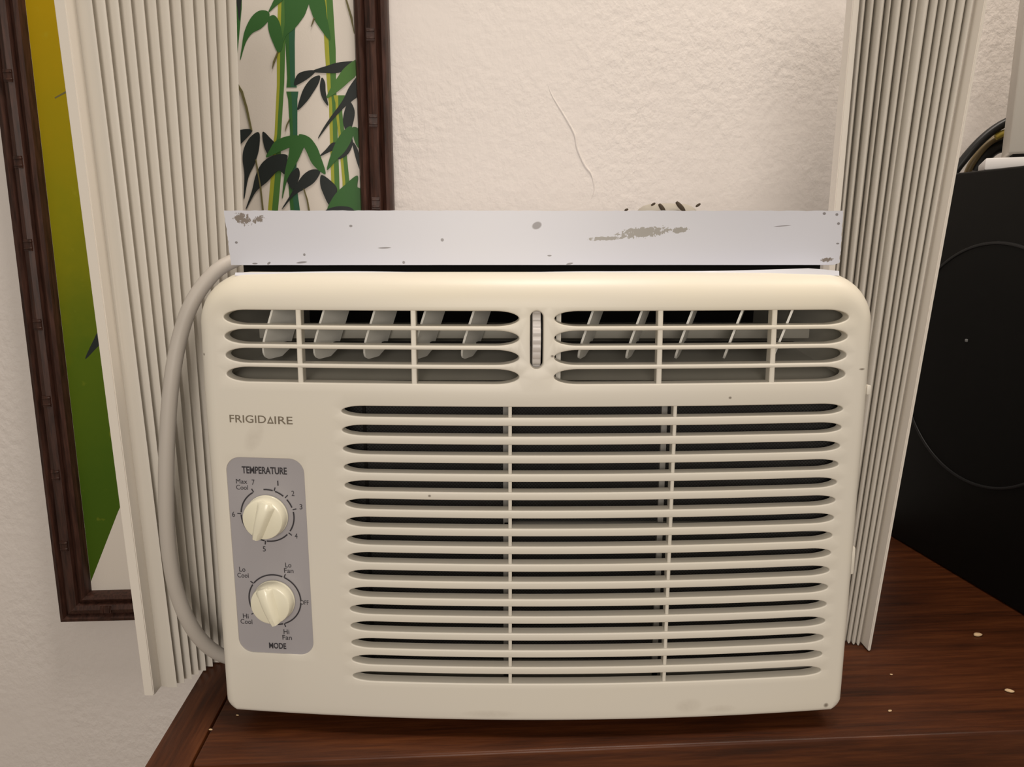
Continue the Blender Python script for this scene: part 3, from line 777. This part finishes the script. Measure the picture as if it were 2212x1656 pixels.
# bamboo canes
c1 = [(540, -200, 60), (530, 0, 62), (520, 350, 60), (517, 600, 52), (497, 960, 46), (492, 1000, 48), (487, 1220, 72), (462, 1510, 72)]
c2 = [(585, -200, 80), (585, 0, 80), (585, 300, 66), (592, 560, 56), (596, 625, 74)]
c2b = [(601, 655, 86), (604, 710, 66), (611, 950, 52), (600, 1300, 56), (622, 1510, 68)]
c3 = [(850, -200, 76), (852, 0, 76), (872, 350, 78), (884, 650, 62), (893, 760, 58), (897, 950, 56), (907, 1250, 58), (915, 1510, 58)]
c4 = [(937, 682, 82), (935, 735, 50), (935, 800, 46), (952, 950, 46), (985, 1300, 50), (990, 1510, 50)]
for c_, ma, mb in ((c1, LIME, GREEN2), (c3, LIME, GREEN2), (c4, LIME, GREEN2)): stem('painted_cane', c_, ma, 0.5); stem('painted_cane_shade', c_, mb, 0.7)
for c_ in (c2, c2b): stem('painted_cane', c_, GREEN, 0.5); stem('painted_cane_shade', c_, TEAL, 0.7)
paint('painted_cane', C([(200, -150), (240, -150), (238, 60), (225, 200), (205, 420), (192, 560), (170, 560), (170, -150)]), GREEN, False)
paint('painted_leaf', C([(195, -60), (240, -60), (235, 30), (222, 150), (208, 60)]), BLACKG)
LV = [(GREEN, [(430, 85), (370, 75), (310, 120), (260, 220), (240, 330), (228, 430), (265, 310), (310, 240), (380, 200), (432, 140)]),
 (GREEN, [(430, 130), (470, 108), (505, 150), (525, 230), (532, 330), (500, 375), (460, 300), (430, 210)]),
 (GREEN, [(560, -40), (720, -40), (700, 80), (660, 150), (610, 210), (560, 250), (530, 310), (550, 150)]),
 (GREEN, [(490, -30), (540, -10), (475, 50), (430, 88), (450, 40)]),
 (GREEN, [(715, -30), (820, -30), (848, 120), (872, 285), (790, 190), (742, 100)]),
 (BLACKG, [(615, 610), (640, 530), (720, 503), (765, 512), (700, 570)]),
 (BLACKG, [(740, 510), (850, 470), (940, 445), (1060, 440), (1000, 490), (930, 520), (840, 522)]),
 (BLACKG, [(797, 540), (740, 560), (690, 620), (660, 690), (638, 785), (700, 730), (750, 660), (790, 590)]),
 (BLACKG, [(812, 555), (835, 590), (840, 660), (857, 755), (815, 700), (798, 620)]),
 (GREEN2, [(1070, 425), (980, 480), (920, 560), (870, 640), (848, 702), (930, 650), (1000, 590), (1070, 520)]),
 (BLACKG, [(1080, 540), (1010, 620), (960, 720), (880, 830), (820, 920), (786, 990), (870, 880), (960, 780), (1030, 720), (1080, 670)]),
 (BLACKG, [(1010, 725), (975, 790), (965, 880), (1000, 955), (1035, 880), (1046, 790)]),
 (BLACKG, [(895, 1018), (840, 1070), (798, 1117), (880, 1080), (960, 1050)]),
 (BLACKG, [(1035, 1020), (1010, 980), (950, 1080), (930, 1140), (1000, 1100)]),
 (BLACKG, [(1030, 1020), (1060, 1050), (1085, 1130), (1092, 1230), (1060, 1150)]),
 (GREEN, [(1005, 905), (940, 970), (890, 1070), (848, 1215), (920, 1140), (980, 1080), (1030, 990), (1035, 920)]),
 (GREEN, [(1030, 915), (1078, 930), (1085, 1060), (1050, 1020)]),
 (BLACKG, [(388, 943), (440, 985), (485, 1045), (440, 1115), (400, 1050)]),
 (BLACKG, [(170, 960), (250, 925), (312, 933), (260, 1000), (170, 1070)]),
 (BLACKG, [(362, 948), (300, 980), (255, 1060), (245, 1140), (258, 1250), (254, 1425), (285, 1270), (330, 1170), (362, 1060)]),
 (BLACKG, [(555, 1105), (470, 1110), (390, 1160), (340, 1250), (310, 1370), (268, 1497), (340, 1370), (420, 1300), (500, 1220), (548, 1245), (565, 1140)]),
 (BLACKG, [(800, 1225), (740, 1213), (680, 1250), (630, 1320), (590, 1390), (526, 1496), (610, 1400), (690, 1350), (760, 1300)]),
 (BLACKG, [(560, 1280), (600, 1230), (640, 1200), (652, 1260), (605, 1355)]),
 (GREEN, [(645, 970), (560, 975), (480, 1010), (440, 1070), (415, 1125), (520, 1080), (600, 1045), (655, 1015)]),
 (GREEN, [(600, 1005), (690, 1005), (662, 1100), (612, 1200), (562, 1290), (528, 1420), (545, 1250), (572, 1120)]),
 (GREEN, [(650, 960), (720, 980), (770, 1040), (800, 1110), (838, 1245), (750, 1180), (700, 1080), (660, 1010)]),
 (BLACKG, [(808, 1253), (860, 1280), (917, 1340), (912, 1400), (872, 1475), (820, 1380), (800, 1310)]),
 (GREEN, [(1066, 1255), (980, 1320), (900, 1400), (850, 1515), (960, 1520), (1095, 1520), (1088, 1360), (1066, 1335)]),
 (BLACKG, [(845, 1500), (930, 1475), (1020, 1485), (1040, 1530), (860, 1530)])]
for m_, p_ in LV: paint('painted_leaf', C(p_), m_)
for p_ in ([(196, 600), (215, 602), (245, 650), (280, 770), (314, 935), (300, 925), (265, 775), (232, 665)], [(978, -10), (990, -10), (1030, 120), (1050, 240), (1042, 240), (1015, 125)], [(335, 1140), (342, 1140), (375, 1320), (395, 1505), (386, 1505), (366, 1325)],
           [(678, 1350), (686, 1350), (712, 1430), (726, 1510), (716, 1510), (702, 1430)], [(192, 1060), (200, 1060), (214, 1300), (228, 1510), (216, 1510), (204, 1300)],
           [(490, 375), (500, 372), (480, 430), (455, 492), (462, 440)], [(578, 850), (586, 848), (566, 890), (548, 940), (556, 895)], [(750, 130), (762, 130), (745, 170), (733, 190)]):
    paint('painted_twig', C(p_), OLIVE, False)

# ================================================================ black box speaker at the right
sb = atz(1913, 1152); sf = atz(2212, 1331)
dS = (sf - sb).normalized(); yawS = math.atan2(dS.x, -dS.y)         # its left face runs from the wall towards the room
SD, SW, SH = 0.385, 0.36, 0.391
SUB = empty('subwoofer', (0, 0, 0)); SUB.rotation_euler = (0, 0, yawS); SUB.location = sb
tag(SUB, 'large black box speaker with round driver in its side, standing right of the accordion panel', 'speaker')
bm = bmesh.new(); boxbm(bm, (0, -SD, 0.0005), (SW, 0, SH), .0025, 3); frombm('cabinet', bm, SUBM, SUB, True)
Rs = Matrix.Rotation(-yawS, 3, 'Z')
fn = Matrix.Rotation(yawS, 3, 'Z') @ Vector((-1, 0, 0))
def sl(u, v):
    p = onplane(u, v, sb, fn) - sb; return Rs @ p
arc = [sl(*q) for q in ((1955, 817), (1961, 871), (1979, 933), (2033, 995), (2105, 1036), (2190, 1059))]
# circle through the arc points (least squares)
def fitc(P):
    sx = sum(p.y for p in P) / len(P); sz = sum(p.z for p in P) / len(P)
    Suu = Suv = Svv = Suuu = Svvv = Suvv = Svuu = 0
    for p in P:
        u, v = p.y - sx, p.z - sz
        Suu += u * u; Suv += u * v; Svv += v * v; Suuu += u ** 3; Svvv += v ** 3; Suvv += u * v * v; Svuu += v * u * u
    d = Suu * Svv - Suv * Suv; a, b = (Suuu + Suvv) / 2, (Svvv + Svuu) / 2
    uc, vc = (a * Svv - b * Suv) / d, (b * Suu - a * Suv) / d
    return sx + uc, sz + vc, math.sqrt(uc * uc + vc * vc + (Suu + Svv) / len(P))
cy, cz, cr_ = fitc(arc); print('driver circle', cy, cz, cr_)
cr_ = min(cr_, 0.165)
def lathe_x(name, prof, mat, parent, n=96):
    V = []; Fc = []
    for r, d in prof:
        for i in range(n): a = 2 * math.pi * i / n; V.append((-d, cy + r * math.cos(a), cz + r * math.sin(a)))
    for j in range(len(prof) - 1):
        for i in range(n): k = (i + 1) % n; Fc.append((j * n + i, j * n + k, (j + 1) * n + k, (j + 1) * n + i))
    return mesh(name, V, Fc, mat, parent, True, 50)
lathe_x('driver_ring', [(cr_ + .0016, 0.0), (cr_ + .0012, .0012), (cr_, .0016), (cr_ - .0012, .0012), (cr_ - .0016, 0.0)], SUBR, SUB)
lathe_x('driver_grille', [(cr_ - .0016, 0.0004), (cr_ - .012, .0010), (cr_ * .5, .0016), (0.0005, .0018)], SUBC, SUB)
bd = sl(2092, 735); box('side_dot', (-.0030, bd.y - .0014, bd.z - .0014), (-.0012, bd.y + .0014, bd.z + .0014), plain('grey_dot', (0.16, 0.16, 0.16), 0.4), SUB, .0005)  # small grey raised dot on the left face

# ---- things on top of the black box
def onsub(u, v, z=SH): return atz(u, v, z)
cL = aty(2176, 343, 0.722); cL.z = SH
slab = empty('white_slab', aty(2128, 345, 0.733), R(-27)); slab.location.z = SH
tag(slab, 'thin white slab lying on the black box speaker under the tall white box', 'slab')
box('slab_body', (0.0, -.004, 0.0), (.20, .075, .0105), WHITES, slab, .0012, 2)
tb = empty('white_box', cL + Vector((0, 0, .0105)), R(-27))
tag(tb, 'tall pale upright box at the right picture edge on the white slab', 'box')
box('box_body', (0, 0, .003), (.16, .060, .24), WHITEB, tb, .002, 3)
box('box_foot', (.004, .004, 0.0), (.156, .056, .003), DARK, tb)
def cab(name, pts, r, mat, label):
    P = [Vector(p) for p in pts]; o = P[0].copy()
    t = tube(name, [p - o for p in P], r, mat, None, 12, 8); t.location = o; tag(t, label, 'cable', 'cables behind the white box'); return t
YC = 0.815
cab('black_cable', [aty(2052, 385, 0.830), aty(2076, 352, 0.828), aty(2112, 310, 0.825), aty(2150, 278, 0.822), aty(2190, 258, 0.818), aty(2240, 250, 0.815)], 0.0046, BLKCAB, 'thick black cable arching highest behind the white box on the speaker')
cab('tan_cable', [aty(2085, 385, 0.838), aty(2100, 352, 0.836), aty(2128, 316, 0.834), aty(2155, 297, 0.832), aty(2190, 283, 0.830), aty(2230, 276, 0.828)], 0.0036, OLVCAB, 'tan cable arching below the black cable behind the speaker')
cab('yellow_cable', [aty(2150, 296, 0.823), aty(2166, 288, 0.821), aty(2195, 280, 0.818), aty(2240, 272, 0.815)], 0.0036, YELCAB, 'short yellow cable end beside the white box')
cab('black_plug_lead', [aty(2104, 372, 0.842), aty(2118, 348, 0.841), aty(2140, 324, 0.840), aty(2168, 312, 0.839), aty(2215, 306, 0.838)], 0.0080, BLKCAB, 'short thick black lead low behind the white slab')

# ================================================================ small thing behind the bracket
hp_ = aty(1440, 470, 0.60); hp_.z = 0.3068
hu = empty('speckled_ornament', hp_); tag(hu, 'small pale rounded ornament with dark spots peeking over the white bracket', 'ornament')
V = []; Fc = []; n = 36; m = 10
topz = aty(1440, 439, 0.60).z - 0.3068
for j in range(m + 1):
    a = math.pi / 2 * j / m
    for i in range(n):
        t = 2 * math.pi * i / n; V.append((0.031 * math.cos(a) ** .45 * math.cos(t), 0.016 * math.cos(a) ** .6 * math.sin(t), topz * math.sin(a) ** .8))
for j in range(m):
    for i in range(n): k = (i + 1) % n; Fc.append((j * n + i, j * n + k, (j + 1) * n + k, (j + 1) * n + i))
Fc.append(tuple(range(n))[::-1])
mesh('ornament_body', V, Fc, PALE, hu, True, 60)
for u, v, l, r, a in ((1353, 453, .003, .0009, .4), (1411, 441, .0035, .0009, .5), (1430, 449, .0075, .0016, -.9), (1470, 446, .0095, .0017, -.8), (1508, 443, .004, .0010, .6)):
    q = aty(u, v, 0.588) - hp_; d = Vector((math.cos(a), 0, math.sin(a))) * l * .5
    tube('dark_spot', [q - d, q - d * .5, q, q + d * .5, q + d], lambda t, r=r: r * (0.35 + 0.65 * math.sin(math.pi * min(.97, max(.03, t))) ** .5), BROWN, hu, 8, 3)

# ================================================================ crumbs on the table
for u, v, sx, lab in ((2112, 1373, .0042, 'pale elongated crumb on the table below the black speaker'), (2180, 1494, .0034, 'pale crumb near the right picture edge on the table'), (1922, 1536, .0017, 'small pale crumb on the table right of the air conditioner corner'),
                      (1925, 1457, .0012, 'tiny crumb on the table behind the air conditioner corner'), (513, 1545, .0013, 'tiny white crumb at the left bottom corner of the air conditioner'), (455, 1578, .0014, 'tiny white crumb on the seam of the table side board')):
    p = atz(u, v, 0.0); bm = bmesh.new(); bmesh.ops.create_icosphere(bm, subdivisions=2, radius=1)
    for q in bm.verts: q.co = Vector((q.co.x * sx, q.co.y * sx * .55, (q.co.z + 0.9) * sx * .30)) * random.uniform(.85, 1.1)
    o = frombm('crumb', bm, CRUMB, None, True, 60); o.location = p + Vector((0, 0, .0007 if u < 490 else 0.0001)); o.rotation_euler = (0, 0, random.uniform(-.4, .6)); tag(o, lab, 'crumb', 'crumbs on the table')
